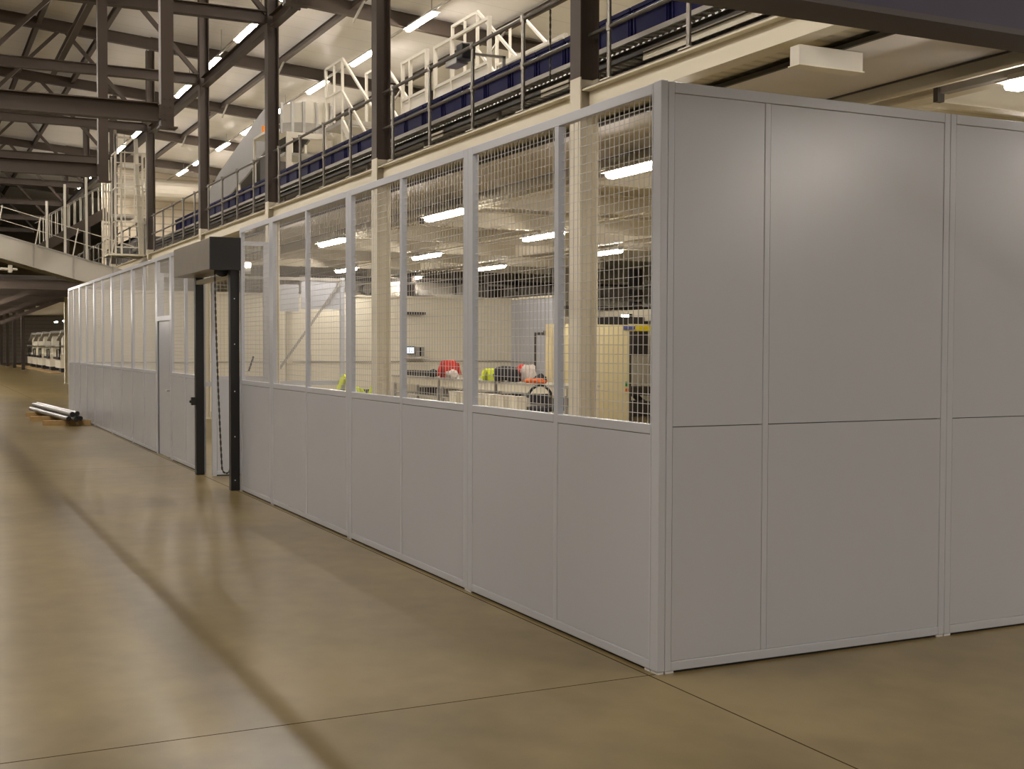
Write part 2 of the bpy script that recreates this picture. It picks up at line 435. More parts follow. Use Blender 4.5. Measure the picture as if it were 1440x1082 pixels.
for k, y in enumerate((80.0, 87.2, 94.0, 101.)):
    column((3.15, y), 'thin far brown post under the distant mezzanine, %s nearest of four' % ORD[k], 4.0, None, 'distant posts', 'far_post')

spans = list(zip([-.41]+ys[:-1], ys))
for k, (a, b) in enumerate(spans):
    mb = MB().ibeam((CX, a+.11, 4.06), (CX, b-.11, 4.06), .22, .17, .016, .012)
    single('edge_beam', mb, M['cream'], 'cream mezzanine edge beam, %s span counted from the dark overhead bridge' % ORD[k], 'beam', (0,0,0), 'mezzanine edge beams', 'thing')
for k, (a, b) in enumerate(spans):
    t = Thing('handrail', 'grey tube handrail on the mezzanine edge, %s span from the dark overhead bridge' % ORD[k], 'handrail', (CX, (a+b)/2, 4.2), 'mezzanine handrails')
    hx = CX+.0
    t.part('top_rail', MB().tube((hx, a+(.1 if k else 0), 5.2), (hx, b-.1, 5.2), .022), M['tube'], smooth=False)
    t.part('middle_rail', MB().tube((hx, a+(.1 if k else 0), 4.7), (hx, b-.1, 4.7), .02), M['tube'])
    n = 4 if b-a < 6 else 5
    for j in range(n):
        y = b-.47-1.33*j
        t.part('post', MB().tube((hx, y, 4.2), (hx, y, 5.2), .022).tube((hx, y, 5.16), (hx, y, 5.24), .034).tube((hx, y, 4.66), (hx, y, 4.74), .032), M['tube'])
        t.part('base_plate', B(hx-.05, hx+.05, y-.09, y+.09, 4.2, 4.212), M['liner_white'])

# beams under the mezzanine
for k, y in enumerate([2.49+2.9*i for i in range(-2, 9)]):
    if k == 1: continue
    mb = MB().ibeam((4.28, y, 3.84), (13.0, y, 3.84), .28, .15, .014, .01)
    lab = 'cream cross beam under the mezzanine, %s from the near end' % ORD[k]
    single('cross_beam', mb, M['cream'], lab, 'beam', (0,0,0), 'cream cross beams under the mezzanine', 'thing')
single('spine_beam', MB().ibeam((4.16, -11, 3.86), (4.16, 30, 3.86), .32, .2, .016, .012), M['cream'],
       'long cream spine beam beside the grey soffit board', 'beam', (0,0,0), None, 'thing')
single('spine_beam', MB().ibeam((9.0, -11, 3.86), (9.0, 30, 3.86), .36, .2, .016, .012), M['cream'],
       'long cream spine beam over the middle of the caged room', 'beam', (0,0,0), None, 'thing')
structure('soffit_board', B(2.93, 4.06, -11, 26, 3.90, 3.93), M['soffit'])
structure('trim_6', B(2.90, 2.93, -11, 26, 3.895, 3.93), M['dark'])
structure('trim_9', B(2.705, 2.895, -11, 26, 3.965, 3.985), M['deck_ribs'])
structure('trim_7', B(4.045, 4.06, -11, 26, 3.885, 3.899), M['dark'])
t = Thing('duct_box', 'white boxed duct hanging under the mezzanine between edge beam and soffit', 'duct', (2.8, 2.07, 3.75))
t.part('casing', B(2.51, 3.115, 2.02, 2.13, 3.752, 3.896), M['liner_white'], bevel=.004)
t.part('flange', B(2.50, 3.125, 2.01, 2.14, 3.744, 3.752), M['cream'])
for k, (x, y) in enumerate(((3.98, 2.1), (3.98, 7.6), (3.98, 13.1))):
    t = Thing('cable_tray', 'short dull cable tray under the mezzanine by the %s' % ('spine beam near the end wall', 'first low strip light', 'second low strip light')[k], 'cable tray', (x, y, 3.7), 'short cable trays')
    t.part('tray', MB().chan((x, y-1.6, 3.72), (x, y, 3.72), .07, .09, .004), M['galv_dull'])
    t.part('end_bracket', B(x-.02, x+.05, y, y+.05, 3.62, 3.76), M['dark'])

# ------------------------------------------------------------------ lights
def strip_light(name, label, loc, length, m, group):
    x, y, z = loc; h = length/2
    t = Thing(name, label, 'ceiling light', loc, group)
    def ring(yy, s): return [(x-.07*s, yy, z+.02), (x-.06*s, yy, z-.022*s), (x-.03*s, yy, z-.042*s), (x+.03*s, yy, z-.042*s), (x+.06*s, yy, z-.022*s), (x+.07*s, yy, z+.02)]
    t.part('diffuser', MB().loft([ring(y-h, .55), ring(y-h+.07, 1), ring(y+h-.07, 1), ring(y+h, .55)]), m)
    t.part('housing', B(x-.11, x+.11, y-h-.02, y+h+.02, z+.021, z+.035).box(x-.06, x+.06, y-h+.05, y+h-.05, z+.035, z+.075), M['lampbody'])
    return t
p1 = None
G = 'strip lights under the roof'
row1 = [9.65, 13.75, 17.85, 21.95, 26.1, 30.2, 34.3, 38.3, 42.4, 46.8, 50.3]
row2 = [8.4, 12.5, 16.6, 20.75, 24.87, 28.7, 32.6, 36.7, 40.8, 44.9, 49.0, 53.1, 57.2]
row0 = [-14.+3.9*i for i in range(20)]; row9 = [-16.+6.6*i for i in range(11)]  # both aisle rows: unseen lamps added to light the aisle and floor stripe
rows = [(7.52, row1, 'lower roof row beyond the handrail'), (4.08, row2, 'roof row over the mezzanine edge'), (-3.125, row0, 'added unseen low aisle row'), (-7.6, row9, 'added unseen outer aisle row')]
for x, ysr, nm in rows:
    for k, y in enumerate(ysr):
        lab = 'glowing strip light, %s from the near end of the %s' % (ORD[k], nm)
        if p1 is None: p1 = strip_light('roof_strip_light', lab, (x, y, 9.3), 1.8, M['lamp_roof'], G).e
        else: copy_tree(p1, (x, y, 7.3 if x < 0 else 9.3), lab)
for x, a, b in ((7.52, 8, 53.8), (4.08, 6, 60), (-3.125, -16, 66), (-7.6, -17, 56)):  # the aisle trunking only goes with the added unseen light rows
    t = Thing('light_trunking', 'long thin trunking carrying the strip lights of the %s' % ('lower roof row' if x > 7 else 'roof row over the mezzanine edge' if x > 0 else 'roof row over the aisle' if x > -5 else 'outer aisle row'), 'trunking', (x, (a+b)/2, 9.42), 'light trunking under the roof')
    t.part('channel', B(x-.025, x+.025, a, b, 9.376-2.0*(x < 0), 9.43-2.0*(x < 0)), M['galv_dull'])
    mb = MB()
    for i in range(int((b-a)/4.1)+1):
        y = a+1+4.1*i
        if y < b: mb.tube((x, y, 9.43-2.0*(x < 0)), (x, y, roofz(x)+.2), .012, 6)
    t.part('drop_rod', mb, M['galv_dull'])
p2 = None
G = 'strip lights under the mezzanine'
for x, y0, n, nm in ((3.74, -10.25, 6, 'soffit row'), (6.66, -7.75, 7, 'middle row'), (9.55, -4.9, 7, 'rear row')):
    for k in range(n):
        y = y0+5.45*k; xo = x; x = 4.95 if x < 5 and k < 2 else 3.95 if x < 5 and k == 2 else x
        lab = 'glowing low strip light, %s along the %s under the mezzanine' % (ORD[k], nm)
        if p2 is None: p2 = strip_light('low_strip_light', lab, (x, y, 3.6), 1.5, M['lamp_cage'], G).e
        else: copy_tree(p2, (x, y, 3.6), lab)
        x = xo
for x, a, b, nm in ((3.74, -.9, 18, 'soffit'), (6.66, -9, 26, 'middle'), (9.55, -6, 29, 'rear')):
    t = Thing('light_trunking', 'thin pale trunking above the %s row of low lights' % nm, 'trunking', (x, (a+b)/2, 3.68), 'light trunking under the mezzanine')
    t.part('channel', B(x-.02, x+.02, a, b, 3.676, 3.70), M['cream'])

# ------------------------------------------------------------------ roof steel
GT = 'roof trusses'
ty = [11.2, 17.0, 22.8, 29.6, 36.4, 43.2, 50.0, 56.8, 63.6]
tn = ['nearest', 'second nearest', 'third nearest', 'fourth nearest', 'fifth nearest', 'sixth nearest', 'seventh nearest', 'eighth nearest', 'farthest']
for y, nm in zip(ty, tn):
    t = Thing('roof_truss', 'brown steel roof truss across the hall, %s of nine' % nm, 'truss', (CX, y, 7.6), GT, 'thing')
    xl = -20.
    t.part('top_chord', MB().ibeam((xl, y, roofz(xl)), (CX, y, roofz(CX)), .30, .16), M['brown'])
    t.part('bottom_chord', MB().ibeam((xl, y, 7.63), (CX-.11, y, 7.63), .22, .18), M['brown'])
    t.part('rafter', MB().ibeam((CX, y, roofz(CX)), (31., y, roofz(31.)), .34, .16), M['brown'])
    xb, k = CX-.1, 0
    while xb > xl+4:
        xm = xb-2.1; xe = xb-4.4
        for (a, b) in (((xb, y, 7.7), (xm, y, roofz(xm)-.1)), ((xm-.15, y, roofz(xm)-.1), (xe, y, 7.7))):
            t.part('web_diagonal', MB().bar(a, b, .09, .09, (0,1,0)), M['brown'])
        xb = xe-.1
for k in range(len(ys)-1):
    a, b = ys[k], ys[k+1]
    single('tie_beam', MB().ibeam((CX, a+.11, 7.55), (CX, b-.11, 7.55), .22, .16), M['brown'],
           'brown tie beam high between mezzanine edge columns, %s span from the near end' % ORD[k], 'beam', (0,0,0), 'tie beams', 'thing')
for x, nm in ((6.1, 'beyond the mezzanine edge'), (9.7, 'farthest down the roof slope'), (1.35, 'just above the column tops'), (-.25, 'above the steel hangers'), (-2.2, 'over the open aisle')):
    t = Thing('purlin', 'long brown purlin under the white roof sheets, %s' % nm, 'purlin', (x, 30, roofz(x)), 'roof purlins', 'thing')
    t.part('channel', MB().ibeam((x, 8, roofz(x)+.06), (x, 70 if x < 4.6 else 53.9, roofz(x)+.06), .16, .12, .012, .01), M['brown'])
    if x > 4:
        for y in ty[:6]:
            t.part('knee_strut', MB().bar((x, y-.9, roofz(x)-.01), (x+.0, y-.1, roofz(x)-.32), .04, .05), M['galv_dull'])

for y, nm in ((5.2, 'nearest'), (11.0, 'middle'), (16.8, 'farthest')):
    t = Thing('steel_hanger', 'brown steel hanger dropped from the roof over the aisle, %s of three' % nm, 'hanger', (-.39, y, 4.46), 'steel hangers', 'thing')
    t.part('post', B(-.475, -.315, y-.08, y+.08, 4.47 if y > 6 else 4.7, roofz(-.4)-.16), M['brown'])
    t.part('end_plate', B(-.50, -.27, y-.1, y+.1, 4.45, 4.47) if y > 6 else B(-.47, -.25, y-.05, y+.05, 4.60, 4.78), M['brown'])
    mb = MB()
    for z in (4.55, 4.62, 4.72, 4.82):
        for x in (-.43, -.36): mb.tube((x, y-.095, z), (x, y-.08, z), .012, 6)
    t.part('bolt', mb, M['dark'])
for y, nm in ((11.0, 'nearer'), (16.8, 'farther')):
    t = Thing('walkway_beam', 'deep brown steel beam bolted to a hanger, %s of two over the aisle' % nm, 'beam', (-5, y, 4.64), 'walkway beams', 'thing')
    t.part('beam', MB().ibeam((-9, y, 4.645), (-.50, y, 4.645), .235, .17), M['brown'])
    t.part('end_cleat', B(-.50, -.476, y-.09, y+.09, 4.56, 4.74), M['brown'])
single('shadow_bar', B(-2.785, -2.72, -9, 34, 4.77, 4.83), M['galv_dull'], 'unseen added shadow bar laid over the walkway beams above the aisle', 'shadow bar', (0,0,0), None, 'thing')  # bar added out of view so its shadow makes the floor stripe
single('tie_beam', MB().ibeam((-.39, 11.3, 7.9), (-.39, 24.7, 7.9), .16, .12), M['brown'], 'brown tie beam running between the hangers and the third truss', 'beam', (0,0,0), 'tie beams', 'thing')

# ------------------------------------------------------------------ dark overhead bridge near the camera
t = Thing('overhead_bridge', 'dark violet overhead bridge beam crossing above the end wall', 'bridge', (3, -.44, 3.3), None, 'thing')
t.part('lower_flange', B(-1.6, 13, -.585, -.31, 3.30, 3.33), M['bridge_rim'], 'brown lower flange')
t.part('side_panel', B(-1.6, 13, -.56, -.53, 3.33, 3.98), M['bridge'], 'violet side panel')
t.part('rear_panel', B(-1.6, 13, -.36, -.33, 3.33, 3.98), M['bridge'])

# ------------------------------------------------------------------ tote conveyor on the mezzanine
t = Thing('tote_conveyor', 'long dark roller conveyor behind the mezzanine handrail carrying navy totes', 'conveyor', (3.4, 14, 4.18))
t.part('side_rail', MB().chan((3.10, -2, 4.735), (3.10, 36, 4.735), .05, .03, .004, 1), M['galv_dull'])
t.part('side_rail', MB().chan((3.74, -2, 4.70), (3.74, 36, 4.70), .11, .03, .004, -1), M['galv'])
mb = MB()
y = -2+.1
while y < 36: mb.tube((3.13, y, 4.725), (3.71, y, 4.725), .025, 6); y += .15
o = t.part('roller', mb, M['galv_dull']); o['kind'] = 'stuff'
t.part('cable_tray', MB().chan((3.06, -2, 4.55), (3.06, 36, 4.55), .09, .05, .004, -1), M['dark'])
mb = MB()
y = -1.9
while y < 30: mb.box(3.052, 3.058, y, y+.05, 4.60, 4.63); y += .1
o = t.part('slotted_strip', mb, M['galv']); o['kind'] = 'stuff'
t.part('tray_cover', B(3.03, 3.045, 6.5, 7.15, 4.47, 4.55), M['cream'], 'pale cover piece')
t.part('tray_cover', B(3.03, 3.045, 10.0, 10.5, 4.47, 4.55), M['cream'], 'pale cover piece')
t.part('tray_cover', B(3.03, 3.045, 2.2, 5.0, 4.44, 4.53), M['cream'], 'pale cover piece')
for k in range(16):
    y = -1.2+2.4*k
    t.part('leg', B(3.10, 3.14, y, y+.05, 4.17, 4.65).box(3.70, 3.74, y, y+.05, 4.17, 4.65).box(3.14, 3.70, y, y+.04, 4.3, 4.34), M['galv_dull'])
def tote_parts(y, label, group):
    t = Thing('tote', label, 'tote', (3.42, y, 4.75), group)
    x0, x1, a, b = 3.20, 3.68, y-.335, y+.335
    def rect(q, z): return [(x0+q, a+q, z), (x1-q, a+q, z), (x1-q, b-q, z), (x0+q, b-q, z)]
    mb = MB().loft([rect(.012, 4.755), rect(.004, 5.07)])
    t.part('body', mb, M['navy'])
    rm = MB().box(x0-.012, x1+.012, a-.004, b+.004, 5.055, 5.095)
    t.part('rim', rm, M['navy_rim'])
    t.part('side_rib', B(x0-.004, x0+.02, y-.3, y-.28, 4.80, 5.05), M['navy_rim']); t.part('side_rib', B(x0-.004, x0+.02, y+.28, y+.3, 4.80, 5.05), M['navy_rim'])
    return t.e
tp = None
for k in range(38):
    y = 3.05+.70*k
    lab = 'navy blue tote on the mezzanine conveyor, %s from the near end' % ORD[k]
    if tp is None: tp = tote_parts(y, lab, 'navy totes on the mezzanine conveyor')
    else: copy_tree(tp, (3.42, y, 4.75), lab)

# hanging chain, scanner box
single('hanging_chain', chain([Vector((2.64, 6.19, 5.17-.037*k)) for k in range(20)], .004, .02), M['dark'], 'thin dark chain hanging from the handrail in front of totes', 'chain', (0,0,0))
t = Thing('scanner_box', 'small grey scanner box with black lens on a bracket above the totes', 'scanner', (3.2, 9.8, 5.4))
t.part('body', B(3.12, 3.3, 9.75, 10.12, 5.40, 5.54), M['galv'], bevel=.01)
t.part('lens_unit', B(3.10, 3.3, 9.52, 9.72, 5.42, 5.62), M['black'], bevel=.02)
t.part('bracket', B(3.78, 3.82, 9.7, 9.74, 4.17, 5.55).box(3.3, 3.82, 9.70, 9.74, 5.52, 5.55), M['galv'])

# ------------------------------------------------------------------ plant on the mezzanine
t = Thing('inclined_chute', 'grey sheet metal inclined chute rising toward the roof behind the handrail', 'chute', (5.4, 28, 4.17))
out = [(34.5, 6.05), (31.9, 6.85), (27.14, 7.78), (26.1, 7.92), (25.7, 7.85), (25.7, 6.95), (28.6, 6.35), (32.0, 5.85), (34.5, 5.3)]
t.part('side_sheet', MB().prism(out, 'x', 5.0, 5.05), M['chute_grey'])
t.part('side_sheet', MB().prism(out, 'x', 5.9, 5.95), M['chute_grey'])
t.part('belt', MB().prism([(34.5, 5.7), (27.2, 7.1), (25.7, 7.3), (25.7, 7.2), (27.2, 7.0), (34.5, 5.6)], 'x', 5.05, 5.9), M['rubber'])
for y, z in ((26, 6.9), (29.5, 6.4), (33, 5.8)):
    t.part('support_leg', B(5.0, 5.06, y, y+.06, 4.17, z).box(5.89, 5.95, y, y+.06, 4.17, z), M['liner_white'])
t = Thing('curved_guard', 'curved transfer guard of pale panels on a white frame beside the chute', 'guard', (4.2, 20.4, 4.17))
xs = [3.80, 3.98, 4.2, 4.5, 4.85]; off = [.7, .5, .4, .43, .55]
for i in range(4):
    a, b = xs[i], xs[i+1]; ya, yb = 20+off[i], 20+off[i+1]; zt = 6.80+.03*i
    t.part('panel', MB().ext((a, ya, 6.6), (b, yb, 6.62), [(-.01, -.2), (.01, -.2), (.01, zt-6.6), (-.01, zt-6.6)]), M['liner_white'])
    t.part('lower_band', MB().ext((a, ya-.02, 6.3), (b, yb-.02, 6.3), [(-.012, -.08), (.012, -.08), (.012, .12), (-.012, .12)]), M['galv_dull'])
for i in range(5):
    t.part('upright', B(xs[i]-.03, xs[i]+.03, 19.95+off[i], 20.0+off[i], 6.2, 6.86), M['galv'])
t.part('table_frame', B(3.80, 4.9, 20.25, 20.35, 6.06, 6.18).box(3.80, 3.90, 20.25, 20.35, 4.17, 6.06).box(4.8, 4.9, 20.25, 20.35, 4.17, 6.06).box(3.78, 4.8, 20.27, 20.33, 5.3, 5.36), M['liner_white'])
t.part('shelf', B(3.78, 4.8, 20.36, 21.3, 5.7, 5.76), M['galv_dull'])

def crossover(label, y0):
    t = Thing('crossover_stair', label, 'stair', (5.0, y0, 4.17), 'crossover stairs')
    for x in (4.6, 5.5):
        t.part('side_frame', B(x-.025,x+.025,y0,y0+.05,4.17,7.53).box(x-.025,x+.025,y0-1.1,y0-1.05,4.17,7.53).box(x-.02,x+.02,y0-1.1,y0+.05,7.49,7.54).box(x-.02,x+.02,y0-1.05,y0,6.88,6.92).box(x-.02,x+.02,y0-.55,y0-.51,6.3,7.5), M['liner_white'])
        t.part('sloped_handrail', MB().bar((x, y0-1.08, 7.52), (x, y0-3.4, 5.85), .045, .045).bar((x, y0-3.38, 5.86), (x, y0-3.38, 4.17), .04, .04, (1,0,0)), M['liner_white'])
        t.part('stringer', MB().bar((x, y0-1.08, 6.85), (x, y0-2.9, 5.5), .04, .05).bar((x, y0-1.1, 6.2), (x, y0-3.4, 4.3), .04, .16), M['liner_white'])
    t.part('platform', B(4.58, 5.52, y0-1.1, y0+.05, 6.2, 6.28), M['galv_dull'])
    mb = MB()
    for k in range(9): mb.box(4.62, 5.48, y0-1.25-.25*k-.1, y0-1.25-.25*k+.1, 6.1-.21*k, 6.13-.21*k)
    t.part('tread', mb, M['galv_dull'])
    return t.e
cs = crossover('white crossover stair with sloped handrails, beside the curved guard', 20.05)
copy_tree(cs, (6.0, 15.6, 4.17), 'white crossover stair partly behind the second column')
def guard(label, ya, yb, zt):
    t = Thing('guard_frame', label, 'guard', (5.0, (ya+yb)/2, 4.17), 'white guard frames')
    for y in (ya, yb, (ya*2+yb)/3):
        t.part('upright', B(4.97, 5.03, y-.03, y+.03, 4.17, zt), M['liner_white'])
    t.part('rail', B(4.975, 5.025, yb, ya, zt-.05, zt).box(4.975, 5.025, yb, ya, zt-.75, zt-.7).box(4.975, 5.025, yb, ya, zt-1.4, zt-1.35), M['liner_white'])
    t.part('infill_sheet', B(4.995, 5.005, yb+.05, ya-.05, 4.6, zt-.76), M['liner_white'])
guard('white guard frame behind the totes just past the second column', 16.6, 15.4, 7.0)
guard('white guard frame behind the totes near the grey scanner box', 15.0, 12.75, 6.95)
guard('low white guard frame behind the totes next to the first column', 12.2, 10.2, 6.1)
single('machine_housing', B(7.3, 8.6, 13.2, 16.8, 4.17, 6.9).prism([(13.2,6.9),(16.8,6.9),(16.6,7.4),(15.2,7.4)], 'x', 7.4, 8.5), M['liner_white'], 'bulky pale machine housing behind the white guard frames', 'machine', (7.9, 15, 4.17), bevel=.02)
t = Thing('control_tower', 'pale machine tower with black box and amber beacon beside the third column', 'machine', (4.4, 24.3, 4.17))
t.part('frame', B(4.3,4.36,23.5,23.56,4.17,6.8).box(4.3,4.36,25.0,25.06,4.17,6.8).box(4.8,4.86,23.5,23.56,4.17,6.8).box(4.3,4.86,23.5,25.06,6.74,6.8).box(4.3,4.36,23.5,25.06,5.5,5.56), M['liner_white'])
t.part('cabinet', B(4.4, 4.8, 23.7, 24.8, 5.0, 6.3), M['dark'])
t.part('beacon', MB().tube((4.4, 24.4, 6.8), (4.4, 24.4, 7.0), .06, 10), M['beacon'], 'amber beacon')
t.part('door_sheet', B(4.37, 4.395, 24.0, 24.95, 4.3, 5.45), M['liner_white'])
single('ventilation_duct', MB().tube((4.8, 52.6, 8.75), (12., 52.6, 8.75), .45, 16), M['grey_cladding'], 'long grey round duct under the roof at the far end', 'duct', (0,0,0), smooth=False)
single('storage_rack', B(3.4, 3.5, 37, 44, 4.17, 5.3).box(3.4, 4.6, 37, 44, 5.2, 5.3).box(4.5,4.6,37,44,4.17,5.3).box(3.5,4.5,37.2,43.8,4.6,5.0), M['dark'], 'dark low machinery on the mezzanine beyond the totes', 'machine', (4, 40, 4.17))

# ------------------------------------------------------------------ far left: ramp, ladder tower, stair, far deck
t = Thing('incline_conveyor', 'pale grey inclined conveyor sloping down behind the far end of the partition', 'conveyor', (0, 30.5, 3.4))
def rz(x): return 4.58-.275*(x+1.22)
xa, xb = -9., 3.2
for y in (30.0, 31.2):
    t.part('side_panel', MB().prism([(xa, rz(xa)-.62), (xb, rz(xb)-.62), (xb, rz(xb)), (xa, rz(xa))], 'y', y, y+.04), M['pale_conveyor'])
    t.part('edge_flange', MB().bar((xa, y+.02, rz(xa)), (xb, y+.02, rz(xb)), .09, .03), M['galv'])
t.part('belt', MB().prism([(xa, rz(xa)-.2), (xb, rz(xb)-.2), (xb, rz(xb)-.14), (xa, rz(xa)-.14)], 'y', 30.04, 31.2), M['rubber'])
mb = MB()
for k in range(8):
    x = -4.5+1.02*k
    mb.box(x, x+.04, 29.985, 30.0, rz(x)-.6, rz(x)-.02)
t.part('seam_strip', mb, M['galv_dull'])
for k in range(6):
    x = -3.2+.95*k
    t.part('guard_post', MB().bar((x, 30.0, rz(x)), (x+.14, 30.0, rz(x)+.75), .028, .028, (0,1,0)), M['liner_white'])
t.part('guard_wire', MB().tube((xa, 30.0, rz(xa)+.75), (2.2, 30.0, rz(2.2)+.75), .012, 6).tube((xa, 30.0, rz(xa)+.4), (2.2, 30.0, rz(2.2)+.4), .01, 6), M['liner_white'])
for x in (-5.6, 2.4):
    t.part('support_leg', B(x, x+.15, 30.1, 30.25, 0, rz(x)-.6).box(x, x+.15, 31.0, 31.15, 0, rz(x)-.6), M['brown'])

t = Thing('ladder_tower', 'tall white caged ladder tower rising past the far mezzanine column', 'ladder', (2.0, 30.3, 4.17))
for k in range(4):
    x = 1.47+.075*k
    t.part('screen_slat', B(x-.02, x+.02, 30.5, 30.53, 4.1, 6.6+.1*k), M['liner_white'])
t.part('screen_rail', B(1.45, 1.74, 30.53, 30.55, 5.0, 5.05).box(1.45, 1.74, 30.53, 30.55, 5.9, 5.95), M['galv_dull'])
for x in (1.72, 1.88, 2.45, 2.55):
    t.part('upright', B(x-.025, x+.025, 30.0, 30.05, 4.1, 7.45 if x < 1.8 else 6.95), M['liner_white'])
t.part('thick_upright', MB().bar((2.42, 30.2, 4.2), (2.3, 30.2, 7.4), .10, .10, (0,1,0)), M['liner_white'])
mb = MB()
for k in range(10): mb.box(1.74, 2.43, 30.01, 30.04, 4.35+.29*k, 4.38+.29*k)
t.part('rung', mb, M['liner_white'])
for z in (6.93, 5.95, 5.05):
    t.part('cage_hoop', B(1.70, 2.57, 29.85, 29.88, z, z+.035).box(1.70, 1.73, 29.85, 30.6, z, z+.035).box(2.54, 2.57, 29.85, 30.6, z, z+.035), M['liner_white'])
for x in (1.72, 1.95, 2.2, 2.55):
    t.part('cage_bar', B(x-.012, x+.012, 29.83, 29.85, 4.9, 7.0), M['liner_white'])
t.part('head_frame', B(1.70, 1.76, 30.0, 30.06, 7.0, 7.6).box(1.70, 2.1, 30.0, 30.05, 7.35, 7.4), M['liner_white'])
t.part('base_platform', B(1.5, 2.46, 29.85, 31.0, 4.12, 4.17), M['cream'])

t = Thing('access_stair', 'dark underside access stair with white balusters left of the ladder tower'.replace(' left of', ' beside'), 'stair', (.8, 32, 4.2))
for y in (31.8, 32.9):
    t.part('stringer', MB().bar((-.1, y, 4.35), (1.75, y, 5.5), .05, .26), M['brown'])
    mb = MB()
    for k in range(11):
        x = .02+.165*k; z = 4.45+.62*(x+.1)
        mb.tube((x, y, z), (x, y, z+.72), .014, 6)
    t.part('baluster', mb, M['liner_white'])
    t.part('handrail', MB().tube((-.1, y, 5.18), (1.75, y, 6.33), .012, 8), M['galv_dull'])
mb = MB()
for k in range(8): mb.box(-.05+.23*k, .2+.23*k, 31.82, 32.88, 4.42+.143*k, 4.45+.143*k)
t.part('tread', mb, M['dark'])
for x, z in ((.10, 5.7), (.58, 6.2), (1.16, 6.7)):
    t.part('tall_post', B(x-.03, x+.03, 31.6, 31.66, 3.9, z), M['liner_white'])
t.part('landing', B(1.5, 2.5, 31.8, 33, 5.35, 5.45), M['galv_dull'])

structure('mezzanine_floor_2', B(-23, 2.5, 37.2, 112, 3.78, 3.9), M['dark'])
for k, y in enumerate((37., 43., 49., 55., 62., 70.)):
    single('deck_beam', MB().ibeam((-23, y, 3.6), (2.4, y, 3.6), .32, .2), M['brown'], 'deep brown beam under the distant deck, %s nearest' % ORD[k], 'beam', (0,0,0), 'distant deck beams', 'thing')
for k, (x0, y) in enumerate(((-1.2, 37.2), (-.3, 43.2), (.6, 49.2))):
    single('knee_brace', MB().bar((x0-.8, y, 2.5), (x0+1.6, y, 3.5), .14, .14, (0,1,0)), M['brown'], 'brown diagonal brace under the distant deck, %s nearest' % ORD[k], 'brace', (0,0,0), 'distant braces', 'thing')
single('light_rail', MB().tube((-3, 36.2, 4.05), (-.35, 36.2, 4.02), .04, 8).box(-.62, -.5, 36.15, 36.25, 3.92, 4.15), M['liner_white'], 'pale pipe with a bracket in front of the distant deck', 'pipe', (0,0,0))

for k, y in enumerate((73.0, 79.0, 84.5, 88.7, 93.)):
    t = Thing('packing_station', 'distant cream packing station with black screen frame, %s nearest in the row' % ORD[k], 'workstation', (4.9, y, 0), 'distant packing stations')
    t.part('cabinet', B(4.65, 5.3, y-.5, y+2.4, .25, 1.05), M['cream_wall'])
    t.part('upright', B(4.9, 5.3, y+.4, y+1.4, 1.05, 2.3), M['cream_wall'])
    t.part('screen_frame', B(4.55,4.62,y-.6,y-.5,.85,1.4).box(4.55,4.62,y+.7,y+.8,.85,1.4).box(4.55,4.62,y-.6,y+.8,1.32,1.4).box(4.55,4.62,y-.6,y+2.6,.78,.92), M['black'], 'black frame')
    t.part('top_shelf', B(4.6, 5.3, y-.3, y+1.8, 1.55, 1.62), M['galv_dull'])
    t.part('skid', B(4.7, 5.2, y-.4, y+.8, .0, .25), M['rubber'])
    t.part('chute_sheet', MB().prism([(y-.5, 2.4), (y+2, 1.9), (y+2, 1.95), (y-.5, 2.55)], 'x', 4.7, 5.6), M['galv_dull'])
single('yellow_kerb', B(3.9, 4.5, 70, 98, 0, .06), M['wood'], 'low yellowish kerb plinth under the distant packing stations', 'plinth', (0,0,0), None, 'thing')
# unseen lamps added to brighten the floor under the distant deck
p3 = strip_light('added_deck_light', 'added unseen strip light under the distant deck, first in its row', (-1.75, 36.2, 3.45), 1.5, M['fill_lamp'], 'added lights under the distant deck').e
for k, (x, y) in enumerate((*[(-1.75, 38.5+2.4*i) for i in range(26)], *[(-8, 40+4*i) for i in range(8)], (7, 68), (7, 74), (7, 80), (7, 86), (7, 92), (7, 98))):
    copy_tree(p3, (x, y, 3.45), 'added unseen strip light under the distant deck, %s after the first' % (ORD+['last but %d' % (70-q) for q in range(50)])[k])

# ------------------------------------------------------------------ pallet with tubes
t = Thing('pallet', 'low pale wood bearers lying on the floor by the far partition end', 'pallet', (-.5, 23, 0))
for y, a, b in ((21.75, -.95, -.02), (23.4, -1.05, .0-.04), (25.2, -1.0, -.05)):
    t.part('bearer', MB().bar((a, y, .05), (b, y-.15, .05), .12, .10), M['wood'])
for k, (x, z, dy) in enumerate(((-.62, .15, 0), (-.5, .15, -.25), (-.38, .15, .1), (-.56, .25, -.1), (-.44, .25, .12))):
    t = Thing('steel_tube', 'bright wrapped steel tube on the wood bearers, %s' % ('outermost of the lower layer', 'middle of the lower layer', 'nearest the wall in the lower layer', 'outer of the upper layer', 'inner of the upper layer')[k], 'tube', (x, 23.5, z-.05), 'tubes on the pallet')
    a = Vector((x-.22, 25.9+dy, z)); b = Vector((x+.12, 21.3+dy, z))
    t.part('tube', MB().tube(a, b, .048, 10), M['chrome'], smooth=False)
    t.part('end_cap', MB().tube(b, b+Vector((.004, -.05, 0)), .05, 10), M['black'], 'black end cap')

